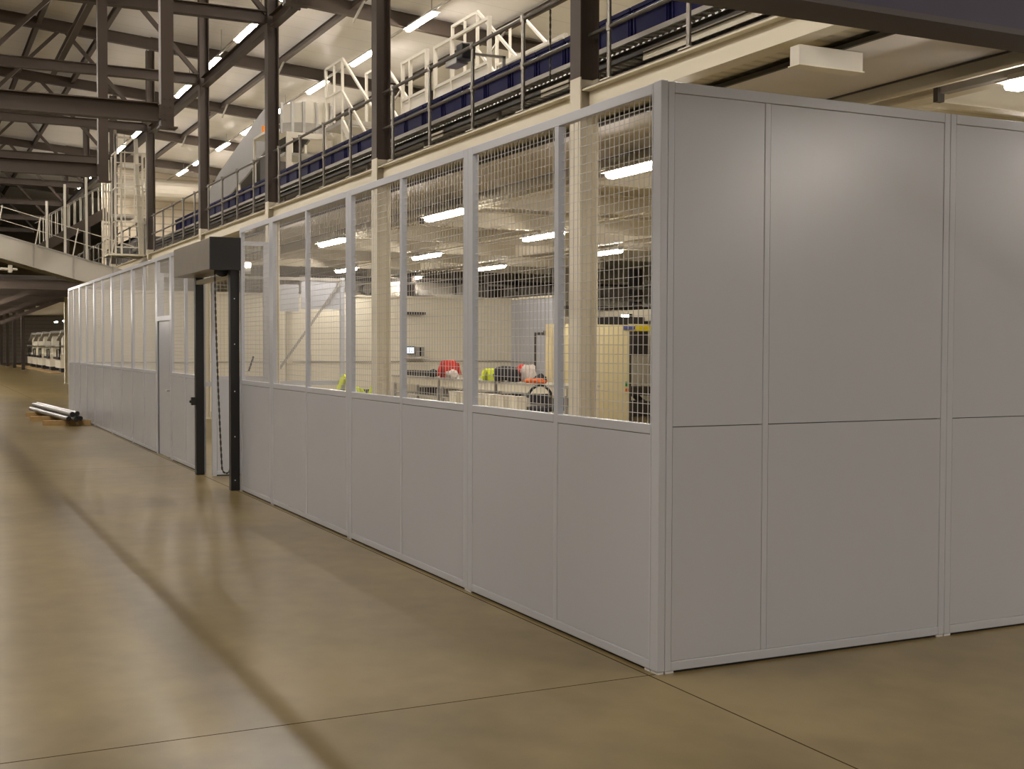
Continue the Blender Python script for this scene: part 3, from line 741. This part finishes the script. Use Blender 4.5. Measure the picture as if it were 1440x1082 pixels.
# ------------------------------------------------------------------ inside the caged room
for k, y in enumerate((15.6, 18.8, 22.0)):
    t = Thing('workbench', 'long pale workbench in the caged room, %s' % ('nearest the dark chair', 'middle of three', 'nearest the rear wall')[k], 'workbench', (8.3, y+1.5, 0), 'workbenches')
    t.part('top', B(7.95, 8.75, y, y+3.1, .86, .9), M['greytop'], bevel=.004)
    t.part('front_apron', B(7.97, 8.0, y+.02, y+3.08, .70, .86), M['cream_wall'])
    for (x, yy_) in ((8.0, y+.05), (8.65, y+.05), (8.0, y+3.0), (8.65, y+3.0)):
        t.part('leg', B(x, x+.05, yy_, yy_+.05, 0, .86), M['galv_dull'])
    t.part('under_shelf', B(8.0, 8.7, y+.1, y+3.0, .42, .45), M['greytop'])
def blob(name, label, cat, c, size, m, seed, lumps=.25, group=None):
    rnd = random.Random(seed)
    bm = bmesh.new(); bmesh.ops.create_icosphere(bm, subdivisions=3, radius=1)
    ph = [rnd.uniform(0, 6.28) for _ in range(6)]
    for v in bm.verts:
        p = v.co.copy()
        k = 1+lumps*(math.sin(3*p.x+ph[0])*math.cos(4*p.y+ph[1])+.6*math.sin(7*p.z+ph[2])*math.cos(6*p.x+ph[3]))
        v.co = Vector((p.x*size[0]*k, p.y*size[1]*k, max(-.55, p.z)*size[2]*k))
    z0 = min(v.co.z for v in bm.verts)
    for v in bm.verts: v.co.z -= z0
    me = bpy.data.meshes.new(name); bm.to_mesh(me); bm.free(); me.materials.append(m)
    for p in me.polygons: p.use_smooth = True
    o = bpy.data.objects.new(name, me); COL.objects.link(o); o.location = c
    return tag(o, label, cat, group)
def jacket(name, label, cat, c, w, h, m, tape=None):
    """a garment draped over a chair back or a box: two hanging sides under a rounded ridge, with sleeves"""
    t = Thing(name, label, cat, c)
    x, y, z = c
    prof = [(-.16, 0), (-.13, h*.55), (-.07, h*.9), (0, h), (.07, h*.9), (.13, h*.55), (.16, 0), (.12, 0), (.08, h*.5), (0, h*.8), (-.08, h*.5), (-.12, 0)]
    t.part('body', MB().prism([(y+a, z+b) for a, b in prof], 'x', x-w/2, x+w/2), m, smooth=False, bevel=.01)
    for s in (-1, 1):
        rings = []
        for k in range(5):
            q = k/4; r = .055-.012*q
            cx_, cz_ = x+s*(w/2+.02+.1*q), z+h*.85-h*.7*q
            rings.append([(cx_+r*math.cos(a), y-.05+r*math.sin(a), cz_) for a in [2*math.pi*i/8 for i in range(8)]])
        t.part('sleeve', MB().loft(rings), m)
    if tape:
        t.part('reflective_tape', MB().prism([(y+a*1.05, z+b+.006) for a, b in prof], 'x', x-w*.12, x+w*.1), tape, 'silver reflective tape')
    return t
jacket('red_jacket', 'red jacket heaped upright on the workbench', 'jacket', (8.25, 22.0, .9), .34, .42, M['red'])
jacket('yellow_vest', 'yellow hi-vis vest heaped on the workbench beside the dark bag', 'vest', (8.15, 19.35, .9), .3, .27, M['hiviz'])
blob('black_bag', 'black holdall lying on the workbench', 'bag', (8.12, 18.55, .9), (.22, .45, .2), M['darkcloth'], 3)
blob('red_cloth', 'crumpled dark red cloth behind the black holdall', 'cloth', (8.58, 18.75, .9), (.13, .3, .19), M['red'], 4)
blob('pale_coat', 'crumpled pale coat on the workbench behind the bag', 'coat', (8.45, 18.1, .9), (.14, .22, .21), M['pinkish'], 5)
blob('orange_cloth', 'flat orange cloth near the bench front edge', 'cloth', (8.2, 17.3, .9), (.16, .42, .06), M['orange'], 6)
blob('baseball_hat', 'small dark cap on the near end of the workbench', 'cap', (8.4, 17.5, .9), (.12, .18, .1), M['darkcloth'], 8)
blob('crumpled_paper', 'pale crumpled wrapping on the workbench before the red jacket', 'paper', (8.1, 21.4, .9), (.12, .28, .12), M['pinkish'], 9)
blob('dark_scarf', 'dark scarf on the workbench beside the red jacket', 'scarf', (8.12, 22.7, .9), (.14, .3, .1), M['darkcloth'], 10)
t = Thing('keyboard_tray', 'dark flat rack of tools toward the rear end of the workbench', 'rack', (8.3, 24.2, .9))
t.part('tray', B(8.1, 8.5, 23.6, 24.8, .9, .93), M['dark'])
mb = MB()
for k in range(6): mb.box(8.12, 8.48, 23.65+.19*k, 23.78+.19*k, .93, 1.03)
t.part('compartment', mb, M['dark'])
GB = 'small dark boxes below the bench'
bn = 0
for k in range(7):
    y = 16.2+1.15*k
    o = single('storage_box', B(8.1, 8.5, y, y+.45, .451, .62), M['dark'] if k % 2 == 0 else M['greytop'], 'storage box on the under-shelf of the benches, %s from the near end' % ORD[k], 'box', (8.2, y+.2, .45), GB)
# white bins in front
for k in range(6):
    y = 16.9+.62*k
    t = Thing('white_bin', 'small white bin in front of the benches, %s from the near end' % ORD[k], 'bin', (7.6, y, 0), 'white bins')
    t.part('body', MB().loft([[(7.6-.12*s, y-.16*s, z), (7.6+.12*s, y-.16*s, z), (7.6+.12*s, y+.16*s, z), (7.6-.12*s, y+.16*s, z)] for s, z in ((.8, 0), (1, .62))]), M['cream_wall'])
    t.part('rim', B(7.47, 7.73, y-.17, y+.17, .62, .65), M['liner_white'])
# chair
t = Thing('office_chair', 'dark office chair with curved back beside the near end of the bench', 'chair', (7.3, 15.1, 0))
t.part('seat', B(7.05, 7.55, 14.85, 15.35, .45, .54), M['darkcloth'], bevel=.03)
mb = MB(); 
for k in range(8):
    a0 = math.pi*(.08+.84*k/8); a1 = math.pi*(.08+.84*(k+1)/8)
    mb.bar((7.3+.27*math.cos(a0), 15.38, .62+.3*math.sin(a0)), (7.3+.27*math.cos(a1), 15.38, .62+.3*math.sin(a1)), .04, .04, (0,1,0))
t.part('back_frame', mb, M['black'])
t.part('backrest', B(7.1, 7.5, 15.36, 15.4, .58, .76), M['darkcloth'], bevel=.015)
t.part('column', MB().tube((7.3, 15.1, .1), (7.3, 15.1, .46), .03), M['black'])
mb = MB()
for k in range(5):
    a = 2*math.pi*k/5; mb.bar((7.3, 15.1, .1), (7.3+.3*math.cos(a), 15.1+.3*math.sin(a), .05), .05, .04)
    mb.tube((7.3+.3*math.cos(a), 15.08+.3*math.sin(a), .03), (7.3+.3*math.cos(a), 15.12+.3*math.sin(a), .03), .03, 8)
t.part('base', mb, M['black'])
# folding chairs with hi-vis vests
def folding_chair(label, x, y):
    t = Thing('folding_chair', label, 'chair', (x, y, 0), 'folding chairs')
    t.part('seat', B(x-.22, x+.22, y-.22, y+.2, .44, .47), M['darkcloth'], bevel=.01)
    t.part('backrest', B(x-.22, x+.22, y+.19, y+.22, .68, .9), M['darkcloth'], bevel=.01)
    for sx in (-.21, .21):
        for sy in (-.2, .2):
            t.part('leg', MB().tube((x+sx, y+sy, 0), (x+sx, y+sy, .45 if sy < 0 else .9), .012, 8), M['black'])
    return t
folding_chair('dark folding chair with a yellow vest, beside the wide mesh post', 3.55, 15.0)
folding_chair('dark folding chair with a yellow vest, in front of the cream column', 4.0, 15.0)
jacket('hi_vis_vest', 'yellow hi-vis vest over the chair back beside the wide mesh post', 'vest', (3.55, 15.21, .68), .17, .28, M['hiviz'], M['silver'])
jacket('hi_vis_vest', 'yellow hi-vis vest over the chair back in front of the cream column', 'vest', (4.0, 15.21, .68), .17, .33, M['hiviz'], M['silver'])
jacket('hi_vis_vest', 'yellow hi-vis vest hung at the end post of the inner mesh screen', 'vest', (4.02, 17.08, .8), .06, .32, M['hiviz'])
# rear wall equipment
t = Thing('wall_screen', 'small bright screen on the rear wall above a shelf', 'screen', (8.74, 25.6, 1.46))
t.part('casing', B(8.56, 8.82, 25.62, 25.689, 1.43, 1.65), M['dark'])
t.part('display', B(8.59, 8.79, 25.61, 25.62, 1.46, 1.62), M['screen'], 'lit display')
t = Thing('switch_box', 'dark two-door switch box on the rear wall beside the small screen', 'switch box', (8.98, 25.6, 1.35))
t.part('casing', B(8.87, 9.1, 25.61, 25.689, 1.38, 1.63), M['galv_dull'])
t.part('door', B(8.94, 9.0, 25.6, 25.61, 1.39, 1.62), M['black'])
single('wall_shelf', B(8.5, 9.1, 25.4, 25.689, 1.32, 1.36), M['liner_white'], 'narrow white shelf below the small screen on the rear wall', 'shelf', (8.8, 25.5, 1.32))
single('pale_box', B(8.5, 9.15, 25.5, 25.689, .95, 1.22), M['cream'], 'pale box below the white shelf on the rear wall', 'box', (8.8, 25.6, .95), None, 'thing')
single('wall_lamp_bar', B(8.45, 9.1, 25.55, 25.68, 2.5, 2.57), M['dark'], 'dark unlit bar lamp high on the rear wall', 'lamp', (8.8, 25.6, 2.5))
# door in the side wall
d = Thing('door_2', None, None, (11.7, 23.7, 0), kind='structure')
d.part('door_frame', B(11.70,11.758,23.25,23.31,0,2.03).box(11.70,11.758,24.13,24.2,0,2.03).box(11.70,11.758,23.31,24.13,1.96,2.03), M['dark'])
d.part('door_leaf', B(11.72,11.75,23.31,24.13,.01,1.96), M['panel'])
d.part('door_handle', MB().tube((11.68,24.05,1.02),(11.68,23.93,1.02),.012).tube((11.68,24.05,1.02),(11.72,24.05,1.02),.012), M['galv'])
d.part('closer', B(11.66,11.70,23.35,23.6,2.0,2.07), M['dark'])
# enclosure with doorway
t = Thing('yellow_enclosure', 'yellow cream sheet enclosure with a dark doorway in the caged room', 'enclosure', (10.4, 18.6, 0))
t.part('front_sheet', B(8.93, 10.88, 18.0, 18.06, 0, 2.14), M['yellow'])
t.part('side_sheet', B(8.95, 9.0, 18.06, 18.3, 0, 2.14), M['yellow'])
t.part('lintel', B(10.88, 12.0, 18.0, 18.06, 2.0, 2.16), M['yellow'])
t.part('door_jamb', B(10.88, 10.93, 17.99, 18.08, 0, 2.0), M['dark'])
t.part('right_sheet', B(11.8, 12.9, 18.0, 18.06, 0, 2.14), M['yellow'])
t.part('seam', B(9.55, 9.56, 17.994, 18.0, 0, 2.14).box(10.2, 10.21, 17.994, 18.0, 0, 2.14), M['cream'])
single('blue_sign', B(10.72, 11.01, 17.97, 17.998, 2.04, 2.11), M['sign_blue'], 'blue sign strip over the dark doorway', 'sign', (10.86, 17.98, 2.04))
single('yellow_sign', B(11.02, 11.45, 17.97, 17.998, 2.01, 2.14), M['sign_yellow'], 'yellow sign plate over the dark doorway', 'sign', (11.2, 17.98, 2.01))
single('exit_button', B(10.78, 10.84, 17.97, 17.998, .78, .88), M['green'], 'green exit button plate beside the dark doorway', 'button', (10.81, 17.98, .78))
single('call_point', B(10.78, 10.85, 17.965, 17.998, .67, .73), M['orange'], 'red call point below the green exit button', 'call point', (10.81, 17.98, .67))
t = Thing('machine_stair', 'dark framed machine stair seen through the doorway', 'stair', (11.9, 20.4, 0))
t.part('window_panel', B(11.2, 13.4, 21.2, 21.24, 1.45, 2.4), M['dark'])
t.part('rear_sheet', B(11.0, 13.6, 21.24, 21.28, 0, 2.4), M['cream_wall'])
t.part('stringer', MB().bar((11.35, 20.4, 1.35), (13.0, 20.4, .1), .06, .14), M['dark'])
t.part('rear_post', B(11.1, 11.2, 20.3, 20.4, 0, 2.0), M['dark'])
t.part('base_unit', B(11.2, 12.6, 19.6, 20.2, .0, .35).box(11.2, 12.6, 19.6, 20.2, .5, .7), M['dark'])
# machinery seen above and beyond the inner walls
t = Thing('overhead_conveyor', 'grey overhead conveyor with motors above the rear wall', 'conveyor', (10, 28.2, 3.0))
t.part('side_channel', B(6.5, 18.5, 28.0, 28.04, 3.05, 3.17), M['liner_white'])
t.part('side_channel', B(6.5, 18.5, 28.0, 28.04, 3.50, 3.60), M['dark'])
t.part('belt', B(6.5, 18.5, 28.04, 29.0, 3.12, 3.16), M['rubber'])
for k, x in enumerate((8.2, 9.6, 11.6, 12.5, 14.2)):
    t.part('motor', MB().tube((x, 27.7, 3.25), (x, 28.0, 3.25), .14, 12).box(x+.15, x+.5, 27.8, 28.0, 3.12, 3.3), M['galv_dull'])
for x in (8.6, 11.0, 13.0, 15.5):
    t.part('hanger', B(x, x+.1, 28.0, 28.1, 3.17, 4.0), M['dark'])
t.part('cover_sheet', B(6.5, 18.5, 28.6, 28.64, 3.2, 3.66), M['grey_cladding'])
for k, (x, y, w_, nm) in enumerate(((12.0, 27.2, .5, 'above the corner of the inner walls'), (14.35, 27, .55, 'behind the yellow enclosure top'), (16.4, 26.5, .35, 'above the doorway signs'), (9.3, 27.2, .35, 'above the middle of the rear wall'))):
    t = Thing('duct_riser', 'dark vertical duct riser with cables %s' % nm, 'duct', (x, y, 0), 'dark duct risers')
    t.part('riser', B(x-w_/2, x-.03, y, y+.3, 0, 4.0), M['dark'])
    t.part('riser', B(x+.03, x+w_/2, y+.05, y+.3, 0, 4.0), M['brown'])
    t.part('clamp', B(x-w_/2-.02, x+w_/2+.02, y-.02, y+.0, 2.9, 2.96).box(x-w_/2-.02, x+w_/2+.02, y-.02, y, 3.4, 3.46), M['galv'])
single('cream_post', B(13.85, 14.0, 26.4, 26.5, 0, 4.0), M['cream'], 'slim cream post beside the dark riser behind the enclosure', 'post', (13.9, 26.45, 0), None, 'thing')
t = Thing('tray_bridge', 'grey cable bridge with rails crossing above the yellow enclosure', 'cable bridge', (15.5, 25, 2.9))
t.part('rail', B(13.2, 19.5, 24.9, 24.96, 2.95, 3.03), M['galv'])
t.part('rail', B(13.2, 19.5, 24.9, 24.96, 3.30, 3.36), M['galv'])
t.part('trough', B(13.2, 19.5, 25.0, 25.5, 2.72, 2.8), M['brown'])
t.part('motor', MB().tube((15.3, 24.7, 3.15), (15.3, 24.9, 3.15), .15, 12).tube((16.3, 24.7, 2.9), (16.3, 24.9, 2.9), .18, 12), M['dark'])
t.part('drop_post', B(13.3, 13.4, 24.96, 25.06, 0, 3.9).box(19.2, 19.3, 24.96, 25.06, 0, 3.9), M['galv_dull'])
for k, (y, nm) in enumerate(((20.2, 'nearer the cream column'), (18.45, 'nearer the corner post'))):
    t = Thing('emergency_lamp', 'small bright lamp high beyond the yellow enclosure, %s' % nm, 'lamp', (13.2, y+1.5, 2.25), 'small lamps')
    t.part('face', B(13.18, 13.2, y+1.6, y+1.95, 2.38, 2.48), M['lamp_small'])
    t.part('casing', B(13.2, 13.28, y+1.58, y+1.97, 2.36, 2.5), M['dark'])
single('lamp_rail', B(13.29, 13.33, 18.07, 24.8, 2.3, 2.6), M['cream_wall'], 'cream rail carrying the small lamps beyond the enclosure', 'rail', (0,0,0))
t = Thing('exit_lamp', 'small lit emergency lamp behind the narrow mesh bay', 'lamp', (.45, 9.9, 2.6))
t.part('face', B(.37, .53, 10.35, 10.37, 2.66, 2.72), M['lamp_small'])
t.part('casing', B(.37, .53, 10.37, 10.44, 2.58, 2.74), M['galv_dull'])
single('pull_cord', MB().tube((.36, 9.8, 1.35), (.42, 9.8, 1.53), .012, 6), M['black'], 'short dark rod leaning on the mesh behind the narrow bay', 'rod', (0,0,0))

# ------------------------------------------------------------------ world, colour, render hints
w = bpy.data.worlds.new('hall'); SC.world = w; w.use_nodes = True
w.node_tree.nodes['Background'].inputs[0].default_value = (.02, .017, .013, 1)
w.node_tree.nodes['Background'].inputs[1].default_value = .3
vs = SC.view_settings; vs.view_transform = 'Standard'; vs.look = 'None'; vs.exposure = 0.08; vs.gamma = 1; vs.use_curve_mapping = False
SC.cycles.use_denoising = True
SC.cycles.max_bounces = 8; SC.cycles.diffuse_bounces = 5; SC.cycles.glossy_bounces = 4
SC.cycles.use_light_tree = True
SC.cycles.sample_clamp_indirect = 4.
SC.cycles.caustics_reflective = False; SC.cycles.caustics_refractive = False
